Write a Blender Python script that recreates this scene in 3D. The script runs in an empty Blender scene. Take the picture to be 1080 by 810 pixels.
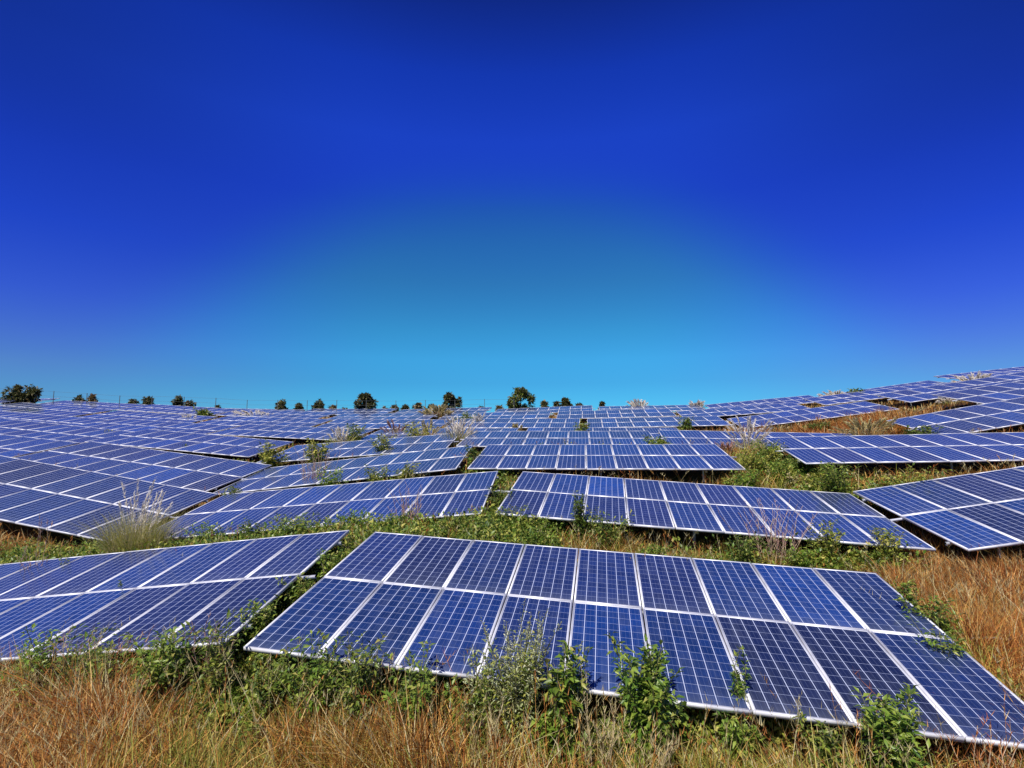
import bpy, math, random
import numpy as np
from mathutils import Matrix, Vector

# ------------------------------------------------------------------ camera, light, exposure
scene = bpy.context.scene
C = scene.collection
R_ = math.radians
PITCH = R_(6.0)
CAM_Z = 4.2
cam_data = bpy.data.cameras.new('camera')
cam_data.sensor_width = 36.0
cam_data.lens = 18.5
cam_data.clip_start = 0.05
cam_data.clip_end = 4000.0
cam = bpy.data.objects.new('camera', cam_data)
C.objects.link(cam)
cam.location = (0, 0, CAM_Z)
cam.rotation_euler = (R_(90) + PITCH, 0, 0)
scene.camera = cam

SUN_EL, SUN_AZ = 52.0, 28.0            # elevation, degrees to the left of straight behind the camera
world = bpy.data.worlds.new('World')
scene.world = world
world.use_nodes = True
wn = world.node_tree
wn.nodes.clear()
w_out = wn.nodes.new('ShaderNodeOutputWorld')
w_bg = wn.nodes.new('ShaderNodeBackground')
w_bg.inputs['Strength'].default_value = 0.0745
w_sky = wn.nodes.new('ShaderNodeTexSky')
w_sky.sky_type = 'NISHITA'
w_sky.sun_disc = False
w_sky.sun_elevation = R_(SUN_EL)
w_sky.sun_rotation = R_(180 + SUN_AZ)
w_sky.altitude = 1900
w_sky.air_density = 1.0
w_sky.dust_density = 0.3
w_sky.ozone_density = 3.0
# strongly saturated gradient from hand-picked colour ramps: tint the sky by elevation
w_geo = wn.nodes.new('ShaderNodeNewGeometry')
w_sep = wn.nodes.new('ShaderNodeSeparateXYZ')
w_mul = wn.nodes.new('ShaderNodeMix')
w_mul.data_type = 'RGBA'; w_mul.blend_type = 'MULTIPLY'
w_mul.inputs['Factor'].default_value = 1.0
wn.links.new(w_geo.outputs['Position'], w_sep.inputs[0])
SKY_FRONT = [(0.0, (0.178, 0.74, 1.03)), (0.105, (0.178, 0.74, 1.03)), (0.149, (0.204, 0.899, 1.175)), (0.202, (0.200, 0.90, 1.15)), (0.288, (0.195, 0.78, 1.12)),
             (0.414, (0.16, 0.66, 1.32)), (0.51, (0.16, 0.449, 2.111)), (0.593, (0.105, 0.335, 1.829)), (0.668, (0.086, 0.218, 1.13))]
SKY_SIDE = [(0.0, (0.265, 0.565, 0.902)), (0.077, (0.265, 0.565, 0.902)), (0.109, (0.309, 0.539, 0.963)), (0.148, (0.287, 0.465, 1.099)), (0.213, (0.203, 0.358, 1.327)),
            (0.31, (0.108, 0.274, 1.467)), (0.39, (0.091, 0.241, 1.372)), (0.463, (0.079, 0.206, 1.098)), (0.534, (0.071, 0.181, 0.881))]
def sky_ramp(stops):
    r = wn.nodes.new('ShaderNodeValToRGB'); el = r.color_ramp.elements
    while len(el) > 1:
        el.remove(el[-1])
    for k, (p_, c_) in enumerate(stops):
        e_ = el[0] if k == 0 else el.new(p_)
        e_.position = p_; e_.color = tuple(v / 2.2 for v in c_) + (1,)
    wn.links.new(w_sep.outputs['Z'], r.inputs[0])
    return r
SKY_BLUE = [(0.0, (0.26, 0.51, 0.825)), (0.105, (0.26, 0.51, 0.825)), (0.2, (0.273, 0.458, 1.117)), (0.288, (0.17, 0.358, 1.355)), (0.414, (0.124, 0.327, 1.75)),
            (0.51, (0.14, 0.40, 2.05)), (0.593, (0.105, 0.335, 1.829)), (0.668, (0.086, 0.218, 1.13))]
w_front, w_blue, w_side = sky_ramp(SKY_FRONT), sky_ramp(SKY_BLUE), sky_ramp(SKY_SIDE)
def wmath(op, a, b=None, c=None):
    n = wn.nodes.new('ShaderNodeMath'); n.operation = op
    for i, v in enumerate((a, b, c)):
        if v is None: continue
        if isinstance(v, (int, float)): n.inputs[i].default_value = v
        else: wn.links.new(v, n.inputs[i])
    return n.outputs[0]
def wsmooth(v, lo, hi):
    n = wn.nodes.new('ShaderNodeMapRange'); n.interpolation_type = 'SMOOTHSTEP'
    n.inputs['From Min'].default_value = lo; n.inputs['From Max'].default_value = hi
    wn.links.new(v, n.inputs['Value']); return n.outputs[0]
def wmix(f, a, b):
    n = wn.nodes.new('ShaderNodeMix'); n.data_type = 'RGBA'
    wn.links.new(f, n.inputs[0]); wn.links.new(a, n.inputs[6]); wn.links.new(b, n.inputs[7]); return n.outputs[2]
w_x = wmath('ABSOLUTE', w_sep.outputs['X'])
# hand-shaped paler arch painted into the sky tint straight ahead, deeper blue outside it
w_tint_arch = wsmooth(wmath('MULTIPLY_ADD', wmath('MULTIPLY', w_x, w_x), .8, w_sep.outputs['Z']), .35, .54)
w_col = wmix(wsmooth(w_x, .20, .79), wmix(w_tint_arch, w_front.outputs[0], w_blue.outputs[0]), w_side.outputs[0])
w_gain = wn.nodes.new('ShaderNodeVectorMath'); w_gain.operation = 'SCALE'; w_gain.inputs['Scale'].default_value = 2.2
wn.links.new(w_col, w_gain.inputs[0])
wn.links.new(w_sky.outputs[0], w_mul.inputs[6])
wn.links.new(w_gain.outputs[0], w_mul.inputs[7])
wn.links.new(w_mul.outputs[2], w_bg.inputs['Color'])
wn.links.new(w_bg.outputs[0], w_out.inputs['Surface'])

sun_data = bpy.data.lights.new('sun', 'SUN')
sun_data.energy = 4.9
sun_data.angle = R_(0.5)
sun_data.color = (1.0, 0.94, 0.85)
sun = bpy.data.objects.new('sun', sun_data)
C.objects.link(sun)
sd = Vector((-math.sin(R_(SUN_AZ)) * math.cos(R_(SUN_EL)), -math.cos(R_(SUN_AZ)) * math.cos(R_(SUN_EL)), math.sin(R_(SUN_EL))))
sun.rotation_euler = sd.to_track_quat('Z', 'Y').to_euler()
sun.location = (0, -20, 60)

scene.view_settings.view_transform = 'Standard'
scene.view_settings.look = 'None'
scene.view_settings.exposure = 0.42
scene.view_settings.gamma = 1.0
scene.render.engine = 'CYCLES'
scene.cycles.max_bounces = 6
scene.cycles.diffuse_bounces = 3
scene.cycles.glossy_bounces = 3
scene.cycles.transmission_bounces = 3

rng = np.random.default_rng(7)
random.seed(7)

# ------------------------------------------------------------------ survey frame -> world
# The site is laid out in a survey frame (x right, y down, z forward); W turns it into the level world.
CA, SA = math.cos(PITCH), math.sin(PITCH)
F_PX = 555.0
def W(x, y, z):
    return np.stack([np.asarray(x, float) + 0 * np.asarray(z, float), np.asarray(z) * CA + np.asarray(y) * SA,
                     CAM_Z + np.asarray(z) * SA - np.asarray(y) * CA], -1)
def Wd(v):
    return Vector((v[0], v[2] * CA + v[1] * SA, v[2] * SA - v[1] * CA))
def ST(s, t):                       # along the rows / up the rows
    return 0.99 * s + 0.14 * t, -0.14 * s + 0.99 * t

# surveyed tables: centre, direction along the row, direction up the table
SURVEY = {
    'T1': ([1.415, 3.271, 7.813], [0.9858, 0.0312, -0.165], [0.1673, -0.0942, 0.9814]),
    'T2': ([-7.99, 3.724, 9.288], [0.9847, -0.1267, -0.1194], [0.1074, -0.0972, 0.9895]),
    'T3': ([-5.087, 3.361, 14.978], [0.9911, -0.0998, -0.0879], [0.0784, -0.0948, 0.9924]),
    'T4': ([4.43, 2.994, 13.323], [0.9828, 0.0365, -0.181], [0.1834, -0.0818, 0.9796]),
    'T5': ([13.489, 2.284, 11.833], [0.9818, -0.1704, -0.0842], [0.0702, -0.0866, 0.9938]),
    'T6': ([-14.651, 3.357, 16.5], [0.9779, 0.1206, -0.171], [0.1846, -0.112, 0.9764]),
    'T8': ([3.231, 2.621, 19.371], [0.9905, -0.019, -0.1365], [0.1343, -0.0913, 0.9867]),
    'T9': ([13.887, 2.082, 17.615], [0.9886, -0.0373, -0.1456], [0.1413, -0.1001, 0.9849]),
    'T11': ([22.315, 1.092, 22.95], [0.9722, -0.1927, -0.133], [0.1153, -0.0999, 0.9883]),
    'T13': ([-6.276, 3.274, 20.483], [0.9892, -0.1183, -0.0864], [0.0762, -0.0877, 0.9932]),
    'T7': ([-15.242, 3.264, 21.671], [0.9838, 0.0961, -0.1512], [0.1598, -0.0895, 0.9831]),
    'T14': ([2.199, 2.607, 25.412], [0.9919, -0.0123, -0.1264], [0.1249, -0.0845, 0.9886]),
    'T10': ([11.606, 2.545, 24.186], [0.9871, 0.0057, -0.16], [0.1599, -0.0912, 0.9829]),
    'T12': ([-7.359, 3.136, 26.179], [0.9926, -0.0824, -0.0889], [0.081, -0.095, 0.9922]),
}
PW, PH = 1.01, 1.97
COLS = 9
# heights (survey y) of the array surface between and beyond the surveyed tables: s, t, y
FAR = [(.9, 31.2, 2.86), (-8.8, 31.2, 3.02), (-18.5, 31.2, 3.02), (-29, 31, 2.75), (-40, 31, 2.25), (11, 31, 2.5), (24, 31.2, -.05),
       (0, 37, 2.63), (-10, 37, 2.8), (-22, 37, 2.85), (-34, 37, 2.55), (-46, 37, 1.9), (9, 37, 2.35), (14.3, 37, 1.95), (24, 37, .2),
       (0, 43, 2.42), (-12, 43, 2.7), (-24, 43, 2.75), (-36, 43, 2.4), (-46, 43, 2.0), (-55, 43, 1.55), (11, 43, 2.1), (21.6, 43, .75), (31, 43, -.5),
       (-2, 49, 2.33), (-14, 49, 2.62), (-28, 47, 2.65), (-39, 45.5, 2.3), (7, 50, 2.2), (14, 49, 1.75), (25, 49, .55), (34.5, 49, -1.05),
       (-27.8, 19.5, 2.5), (-26, 14, 2.3), (-20.5, 25.2, 3.1), (-30.3, 25.2, 2.6), (-36, 20, 1.8),
       (0, 2, 3.65), (-10, 2, 3.95), (12, 5, 2.9), (16, 2, 2.7), (-22, 4, 3.6), (26, 14, .6), (34, 24, -1.4), (0, -8, 3.7), (-25, -8, 3.8), (25, -8, 2.4),
       (0, 58, 3.3), (-25, 56, 3.5), (-50, 50, 3.0), (-62, 44, 2.2), (15, 60, 2.8), (30, 58, .8), (42, 52, -1.0), (0, 72, 7), (-40, 66, 7), (40, 70, 4)]
def control_points():
    P, Y = [], []
    for c, u, v in SURVEY.values():
        for k in (-4.2, 0, 4.2):
            P.append((c[0] + k * u[0], c[2] + k * u[2])); Y.append(c[1] + k * u[1])
    for s, t, y in FAR:
        P.append(ST(s, t)); Y.append(y)
    return np.array(P), np.array(Y)
_P, _Y = control_points()
def _phi(r):
    return np.where(r > 1e-9, r * r * np.log(np.maximum(r, 1e-9)), 0.0)
def _solve(lam=2.0):
    n = len(_P)
    K = _phi(np.linalg.norm(_P[:, None] - _P[None], axis=-1)) + lam * np.eye(n)
    Q = np.c_[np.ones(n), _P]
    A = np.block([[K, Q], [Q.T, np.zeros((3, 3))]])
    return np.linalg.solve(A, np.r_[_Y, 0, 0, 0])
_w = _solve()
def surf(x, z):                     # survey y of the array surface
    x = np.asarray(x, float); z = np.asarray(z, float)
    sh = np.broadcast(x, z).shape
    p = np.stack([np.broadcast_to(x, sh).ravel(), np.broadcast_to(z, sh).ravel()], -1)
    out = np.empty(len(p))
    for i in range(0, len(p), 20000):
        q = p[i:i + 20000]
        r = np.linalg.norm(q[:, None] - _P[None], axis=-1)
        out[i:i + 20000] = _phi(r) @ _w[:-3] + _w[-3] + q @ _w[-2:]
    return out.reshape(sh)
def bumps(x, z):
    return 0.05 * np.sin(1.3 * x + .7 * z) * np.sin(.9 * z - .4 * x + 1) + 0.03 * np.sin(3.1 * x - 1.7 * z + 2) * np.sin(2.3 * z + x)
CLEAR = 0.62
def ground(x, z):                   # survey y of the soil
    x = np.asarray(x, float); z = np.asarray(z, float)
    near = surf(np.clip(x, -75, 75), np.clip(z, -20, 85)) + CLEAR + bumps(x, z)
    far = (CAM_Z + z * SA + 14.0) / CA
    r = np.maximum(np.abs(x) / 75, np.maximum((z - 10) / 68, -z / 20))
    k = np.clip((r - 0.85) / 0.9, 0, 1); k = k * k * (3 - 2 * k)
    return near * (1 - k) + far * k
def G(x, z):                        # world point on the soil
    return W(x, ground(x, z), z)

# ------------------------------------------------------------------ mesh helpers
def mesh_np(name, verts, faces, mats, uv=None, mat_idx=None, smooth=False):
    """faces: list of int arrays (n,3) or (n,4)"""
    me = bpy.data.meshes.new(name)
    verts = np.asarray(verts, np.float32).reshape(-1, 3)
    faces = [np.asarray(f, np.int32) for f in (faces if isinstance(faces, list) else [faces]) if len(f)]
    loops = np.concatenate([f.ravel() for f in faces])
    tot = np.concatenate([np.full(len(f), f.shape[1], np.int32) for f in faces])
    start = np.r_[0, np.cumsum(tot)[:-1]].astype(np.int32)
    me.vertices.add(len(verts)); me.vertices.foreach_set('co', verts.ravel())
    me.loops.add(len(loops)); me.loops.foreach_set('vertex_index', loops)
    me.polygons.add(len(tot)); me.polygons.foreach_set('loop_start', start); me.polygons.foreach_set('loop_total', tot)
    if mat_idx is not None:
        me.polygons.foreach_set('material_index', np.asarray(mat_idx, np.int32))
    if smooth:
        me.polygons.foreach_set('use_smooth', np.ones(len(tot), bool))
    if uv is not None:
        l = me.uv_layers.new(name='UVMap'); l.data.foreach_set('uv', np.asarray(uv, np.float32).ravel())
    for m in (mats if isinstance(mats, (list, tuple)) else [mats]):
        me.materials.append(m)
    me.update(calc_edges=True)
    me.validate()
    return me
def link(name, me, parent=None, mat=None):
    o = bpy.data.objects.new(name, me); C.objects.link(o)
    if parent is not None: o.parent = parent
    if mat is not None: o.matrix_basis = mat
    return o
def tag(o, label=None, cat=None, group=None, kind=None):
    if label: o['label'] = label
    if cat: o['category'] = cat
    if group: o['group'] = group
    if kind: o['kind'] = kind
    return o
def empty(name, mat):
    o = bpy.data.objects.new(name, None); C.objects.link(o); o.matrix_basis = mat; o.empty_display_size = .3
    return o
BOXF = np.array([[0, 3, 2, 1], [4, 5, 6, 7], [0, 1, 5, 4], [1, 2, 6, 5], [2, 3, 7, 6], [3, 0, 4, 7]])
def box(x0, x1, y0, y1, z0, z1):
    return np.array([[x0, y0, z0], [x1, y0, z0], [x1, y1, z0], [x0, y1, z0], [x0, y0, z1], [x1, y0, z1], [x1, y1, z1], [x0, y1, z1]], float)
def boxes(lst):
    v = np.concatenate([box(*b) for b in lst]); f = np.concatenate([BOXF + 8 * i for i in range(len(lst))])
    return v, f
def tube(path, radii, sides=5):
    """tapered tube through points"""
    path = np.asarray(path, float); n = len(path)
    V = []
    for i in range(n):
        d = path[min(i + 1, n - 1)] - path[max(i - 1, 0)]; d /= (np.linalg.norm(d) + 1e-9)
        a = np.cross(d, [0.31, 0.95, 0.05]); a /= (np.linalg.norm(a) + 1e-9); b = np.cross(d, a)
        th = np.arange(sides) * 2 * math.pi / sides
        V.append(path[i] + radii[i] * (np.cos(th)[:, None] * a + np.sin(th)[:, None] * b))
    V = np.concatenate(V); F = []
    for i in range(n - 1):
        for k in range(sides):
            k2 = (k + 1) % sides
            F.append([i * sides + k, i * sides + k2, (i + 1) * sides + k2, (i + 1) * sides + k])
    return V, np.array(F)
def merge(parts):
    V, F, o = [], [], 0
    for v, f in parts:
        V.append(v); F.append(np.asarray(f) + o); o += len(v)
    return np.concatenate(V), np.concatenate(F)

# ------------------------------------------------------------------ materials
def new_mat(name):
    m = bpy.data.materials.new(name); m.use_nodes = True
    nt = m.node_tree; b = nt.nodes['Principled BSDF']
    return m, nt, b
def nmath(nt, op, a, b=None, c=None):
    n = nt.nodes.new('ShaderNodeMath'); n.operation = op
    for i, v in enumerate((a, b, c)):
        if v is None: continue
        if isinstance(v, (int, float)): n.inputs[i].default_value = v
        else: nt.links.new(v, n.inputs[i])
    return n.outputs[0]
def nmix(nt, fac, a, b, blend='MIX'):
    n = nt.nodes.new('ShaderNodeMix'); n.data_type = 'RGBA'; n.blend_type = blend
    for i, v in ((0, fac), (6, a), (7, b)):
        if isinstance(v, (int, float)): n.inputs[i].default_value = v
        elif isinstance(v, tuple): n.inputs[i].default_value = v + (1,)
        else: nt.links.new(v, n.inputs[i])
    return n.outputs[2]
def nramp(nt, fac, stops):
    n = nt.nodes.new('ShaderNodeValToRGB'); e = n.color_ramp.elements
    e[0].position = stops[0][0]; e[0].color = stops[0][1] + (1,)
    e[1].position = stops[-1][0]; e[1].color = stops[-1][1] + (1,)
    for p, c in stops[1:-1]:
        q = e.new(p); q.color = c + (1,)
    nt.links.new(fac, n.inputs[0])
    return n.outputs[0]
def nnoise(nt, scale, detail=3, coord=None):
    n = nt.nodes.new('ShaderNodeTexNoise'); n.inputs['Scale'].default_value = scale; n.inputs['Detail'].default_value = detail
    if coord is not None: nt.links.new(coord, n.inputs['Vector'])
    return n.outputs[0]

def leaf_material(name, stops, transl=0.3, rough=0.5, spec=0.3, patch=0.0, patch_col=(0, 0, 0)):
    m, nt, b = new_mat(name)
    g = nt.nodes.new('ShaderNodeNewGeometry')
    col = nramp(nt, g.outputs['Random Per Island'], stops)
    tc = nt.nodes.new('ShaderNodeTexCoord')
    if patch > 0:
        pos = nnoise(nt, 0.55, 3, g.outputs['Position'])
        f = nmath(nt, 'MULTIPLY', nmath(nt, 'SMOOTH_MIN', nmath(nt, 'MAXIMUM', nmath(nt, 'MULTIPLY', nmath(nt, 'SUBTRACT', pos, .46), 6.0), 0.0), 1.0, .1), patch)
        col = nmix(nt, f, col, patch_col)
    nt.links.new(col, b.inputs['Base Color'])
    b.inputs['Roughness'].default_value = rough
    b.inputs['Specular IOR Level'].default_value = spec
    t = nt.nodes.new('ShaderNodeBsdfTranslucent'); nt.links.new(col, t.inputs['Color'])
    mx = nt.nodes.new('ShaderNodeMixShader'); mx.inputs[0].default_value = transl
    nt.links.new(b.outputs[0], mx.inputs[1]); nt.links.new(t.outputs[0], mx.inputs[2])
    nt.links.new(mx.outputs[0], nt.nodes['Material Output'].inputs['Surface'])
    return m
M = {}
M['dry'] = leaf_material('dry_grass', [(0, (.07, .025, .010)), (.3, (.28, .095, .024)), (.6, (.60, .275, .062)), (.84, (.78, .46, .13)), (1, (.82, .64, .32))], .35, .6, .15, .4, (.38, .26, .055))
M['red'] = leaf_material('rusty_grass', [(0, (.11, .033, .013)), (.5, (.44, .14, .036)), (1, (.66, .31, .09))], .3, .6, .15)
M['straw'] = leaf_material('straw_grass', [(0, (.30, .24, .09)), (.5, (.50, .42, .19)), (1, (.70, .62, .36))], .35, .6, .15)
M['yellowgreen'] = leaf_material('yellow_green_grass', [(0, (.13, .15, .022)), (.5, (.31, .33, .05)), (1, (.56, .50, .13))], .35, .55, .2)
M['green'] = leaf_material('green_leaves', [(0, (.06, .11, .018)), (.45, (.17, .24, .034)), (.8, (.28, .33, .05)), (1, (.44, .40, .11))], .42, .42, .4)
M['bright'] = leaf_material('bright_leaves', [(0, (.07, .15, .018)), (.5, (.18, .29, .034)), (1, (.34, .41, .07))], .42, .38, .45)
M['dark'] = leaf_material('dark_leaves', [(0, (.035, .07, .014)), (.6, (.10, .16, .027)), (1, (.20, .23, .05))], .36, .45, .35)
M['grey'] = leaf_material('grey_green_leaves', [(0, (.18, .21, .07)), (.5, (.36, .40, .17)), (1, (.58, .58, .40))], .3, .6, .2)
M['pink'] = leaf_material('pink_dry_stalks', [(0, (.22, .10, .08)), (.5, (.40, .22, .17)), (1, (.60, .42, .33))], .3, .6, .15)
M['plume'] = leaf_material('white_plumes', [(0, (.66, .58, .46)), (.5, (.84, .79, .70)), (1, (.93, .90, .85))], .55, .7, .1)
M['tree'] = leaf_material('tree_leaves', [(0, (.04, .05, .018)), (.5, (.085, .095, .03)), (.85, (.13, .12, .045)), (1, (.25, .17, .08))], .25, .5, .3)
M['brown'] = leaf_material('brown_tree_leaves', [(0, (.09, .055, .025)), (.5, (.20, .12, .05)), (1, (.36, .24, .11))], .25, .55, .2)

def bark_material(name, c1, c2):
    m, nt, b = new_mat(name)
    tc = nt.nodes.new('ShaderNodeTexCoord')
    nt.links.new(nramp(nt, nnoise(nt, 9, 4, tc.outputs['Object']), [(.3, c1), (.7, c2)]), b.inputs['Base Color'])
    b.inputs['Roughness'].default_value = .85
    return m
M['bark'] = bark_material('bark', (.05, .035, .022), (.14, .10, .07))
M['stem'] = bark_material('green_stem', (.09, .11, .03), (.20, .17, .07))
M['drystem'] = bark_material('dry_stem', (.42, .30, .17), (.64, .51, .33))

# anodised frame
m, nt, b = new_mat('aluminium_frame')
tc = nt.nodes.new('ShaderNodeTexCoord')
nt.links.new(nramp(nt, nnoise(nt, 5, 5, tc.outputs['Object']), [(.3, (.50, .51, .55)), (.7, (.68, .68, .71))]), b.inputs['Base Color'])
b.inputs['Metallic'].default_value = .15; b.inputs['Roughness'].default_value = .42
M['frame'] = m
m, nt, b = new_mat('galvanised_steel')
tc = nt.nodes.new('ShaderNodeTexCoord')
nt.links.new(nramp(nt, nnoise(nt, 14, 4, tc.outputs['Object']), [(.3, (.33, .34, .35)), (.7, (.55, .56, .57))]), b.inputs['Base Color'])
b.inputs['Metallic'].default_value = .5; b.inputs['Roughness'].default_value = .5
M['steel'] = m
m, nt, b = new_mat('back_sheet')
tc = nt.nodes.new('ShaderNodeTexCoord')
nt.links.new(nramp(nt, nnoise(nt, 3, 3, tc.outputs['Object']), [(.3, (.55, .55, .54)), (.7, (.68, .68, .67))]), b.inputs['Base Color'])
b.inputs['Roughness'].default_value = .6
M['back'] = m
m, nt, b = new_mat('dark_fence_wire')
tc = nt.nodes.new('ShaderNodeTexCoord')
nt.links.new(nramp(nt, nnoise(nt, 4, 3, tc.outputs['Object']), [(.3, (.05, .06, .06)), (.7, (.12, .13, .13))]), b.inputs['Base Color'])
b.inputs['Roughness'].default_value = .6
M['fence'] = m

def glass_material():
    m, nt, b = new_mat('solar_cell_glass')
    uvn = nt.nodes.new('ShaderNodeUVMap'); uvn.uv_map = 'UVMap'
    sp = nt.nodes.new('ShaderNodeSeparateXYZ'); nt.links.new(uvn.outputs[0], sp.inputs[0])
    oi = nt.nodes.new('ShaderNodeObjectInfo')
    rnd = oi.outputs['Random']
    cu = nmath(nt, 'MULTIPLY', sp.outputs[0], 6.0); cv = nmath(nt, 'MULTIPLY', sp.outputs[1], 12.0)
    fu = nmath(nt, 'ABSOLUTE', nmath(nt, 'SUBTRACT', nmath(nt, 'FRACT', cu), .5))
    fv = nmath(nt, 'ABSOLUTE', nmath(nt, 'SUBTRACT', nmath(nt, 'FRACT', cv), .5))
    lu = nmath(nt, 'GREATER_THAN', fu, .472); lv = nmath(nt, 'GREATER_THAN', fv, .484)
    # poly-crystalline cells: every cell and every panel a little different
    comb = nt.nodes.new('ShaderNodeCombineXYZ')
    nt.links.new(nmath(nt, 'FLOOR', cu), comb.inputs[0]); nt.links.new(nmath(nt, 'FLOOR', cv), comb.inputs[1])
    nt.links.new(nmath(nt, 'MULTIPLY', rnd, 57.0), comb.inputs[2])
    wnz = nt.nodes.new('ShaderNodeTexWhiteNoise'); wnz.noise_dimensions = '3D'; nt.links.new(comb.outputs[0], wnz.inputs['Vector'])
    panel = nramp(nt, rnd, [(0, (.006, .009, .032)), (.22, (.006, .012, .050)), (.45, (.004, .017, .076)), (.7, (.003, .023, .110)), (.82, (.008, .012, .052)), (1, (.003, .032, .165))])
    vv = nmath(nt, 'MULTIPLY_ADD', wnz.outputs['Value'], .34, .83)
    vor = nt.nodes.new('ShaderNodeTexVoronoi'); vor.inputs['Scale'].default_value = 55
    tc = nt.nodes.new('ShaderNodeTexCoord'); nt.links.new(tc.outputs['Object'], vor.inputs['Vector'])
    sep2 = nt.nodes.new('ShaderNodeSeparateColor'); nt.links.new(vor.outputs['Color'], sep2.inputs[0])
    vv = nmath(nt, 'MULTIPLY', vv, nmath(nt, 'MULTIPLY_ADD', sep2.outputs[0], .3, .85))
    comb2 = nt.nodes.new('ShaderNodeCombineColor')
    for i in range(3): nt.links.new(vv, comb2.inputs[i])
    cell = nmix(nt, 1.0, panel, comb2.outputs[0], 'MULTIPLY')
    # bus bars, three to a cell, along the panel
    bb = nmath(nt, 'GREATER_THAN', nmath(nt, 'ABSOLUTE', nmath(nt, 'SUBTRACT', nmath(nt, 'FRACT', nmath(nt, 'ADD', nmath(nt, 'MULTIPLY', cu, 3.0), 0.0)), .5)), 2.0)
    bb = nmath(nt, 'LESS_THAN', nmath(nt, 'ABSOLUTE', nmath(nt, 'SUBTRACT', nmath(nt, 'FRACT', nmath(nt, 'MULTIPLY', cu, 3.0)), .5)), .028)
    cell = nmix(nt, nmath(nt, 'MULTIPLY', bb, .28), cell, (.22, .26, .40))
    col = nmix(nt, nmath(nt, 'MULTIPLY', lv, .72), cell, (.34, .39, .55))
    col = nmix(nt, nmath(nt, 'MULTIPLY', lu, .95), col, (.46, .51, .66))
    # white margin round the cells
    mu = nmath(nt, 'MAXIMUM', nmath(nt, 'GREATER_THAN', nmath(nt, 'ABSOLUTE', nmath(nt, 'SUBTRACT', sp.outputs[0], .5)), .494),
               nmath(nt, 'GREATER_THAN', nmath(nt, 'ABSOLUTE', nmath(nt, 'SUBTRACT', sp.outputs[1], .5)), .4955))
    col = nmix(nt, mu, col, (.55, .58, .66))
    # dust film
    obj = tc.outputs['Object']
    mp = nt.nodes.new('ShaderNodeMapping'); mp.inputs['Scale'].default_value = (7.0, .8, 1.0)
    cb = nt.nodes.new('ShaderNodeCombineXYZ'); nt.links.new(nmath(nt, 'MULTIPLY', rnd, 91.0), cb.inputs[2])
    nt.links.new(cb.outputs[0], mp.inputs['Location']); nt.links.new(obj, mp.inputs['Vector'])
    streak = nmath(nt, 'MULTIPLY', nmath(nt, 'MAXIMUM', nmath(nt, 'SUBTRACT', nnoise(nt, 1.6, 6, mp.outputs[0]), .50), 0.0), .28)
    low = nmath(nt, 'MULTIPLY', nmath(nt, 'POWER', nmath(nt, 'SUBTRACT', 1.0, sp.outputs[1]), 9.0), .14)   # dirt washed down to the lower edge
    d = nmath(nt, 'ADD', nmath(nt, 'ADD', nmath(nt, 'MULTIPLY', nmath(nt, 'MAXIMUM', nmath(nt, 'SUBTRACT', nnoise(nt, 2.2, 6, obj), .44), 0.0), .12), streak), low)
    col = nmix(nt, d, col, (.29, .32, .37))
    nt.links.new(col, b.inputs['Base Color'])
    b.inputs['IOR'].default_value = 1.45
    nt.links.new(nmath(nt, 'MULTIPLY_ADD', nnoise(nt, 6, 4, obj), .12, .08), b.inputs['Roughness'])
    b.inputs['Specular IOR Level'].default_value = .5
    b.inputs['Sheen Weight'].default_value = .20; b.inputs['Sheen Roughness'].default_value = .45; b.inputs['Sheen Tint'].default_value = (.46, .62, .92, 1)
    return m
M['glass'] = glass_material()

def soil_material():
    m, nt, b = new_mat('soil')
    g = nt.nodes.new('ShaderNodeNewGeometry'); pos = g.outputs['Position']
    c = nramp(nt, nnoise(nt, 3.5, 8, pos), [(.3, (.045, .022, .011)), (.5, (.10, .052, .022)), (.7, (.20, .11, .042))])
    c2 = nramp(nt, nnoise(nt, 6.0, 6, pos), [(.3, (.03, .045, .012)), (.7, (.12, .13, .03))])
    f = nramp(nt, nnoise(nt, .35, 4, pos), [(.42, (0, 0, 0)), (.6, (.8, .8, .8))])
    nt.links.new(nmix(nt, f, c, c2), b.inputs['Base Color'])
    b.inputs['Roughness'].default_value = 1.0; b.inputs['Specular IOR Level'].default_value = .05
    bp = nt.nodes.new('ShaderNodeBump'); bp.inputs['Strength'].default_value = .8; bp.inputs['Distance'].default_value = .08
    nt.links.new(nnoise(nt, 11, 6, pos), bp.inputs['Height']); nt.links.new(bp.outputs[0], b.inputs['Normal'])
    return m
M['soil'] = soil_material()

# ------------------------------------------------------------------ ground
def axis(lo, hi, step, far, grow=1.25):
    a = list(np.arange(lo, hi + 1e-6, step)); s = step
    while a[-1] < far:
        s *= grow; a.append(a[-1] + s)
    s = step
    while a[0] > -far:
        s *= grow; a.insert(0, a[0] - s)
    return np.array(a)
gx = axis(-62, 52, .6, 900); gz = axis(-6, 74, .55, 900)
GX, GZ = np.meshgrid(gx, gz)
gv = G(GX, GZ).reshape(-1, 3)
nx, nz = len(gx), len(gz)
ii = (np.arange(nz - 1)[:, None] * nx + np.arange(nx - 1)[None]).ravel()
gf = np.stack([ii, ii + 1, ii + 1 + nx, ii + nx], -1)
tag(link('ground', mesh_np('ground', gv, gf, M['soil'], smooth=True)), 'brown hillside soil under the dry grass and weeds', kind='structure')

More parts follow.
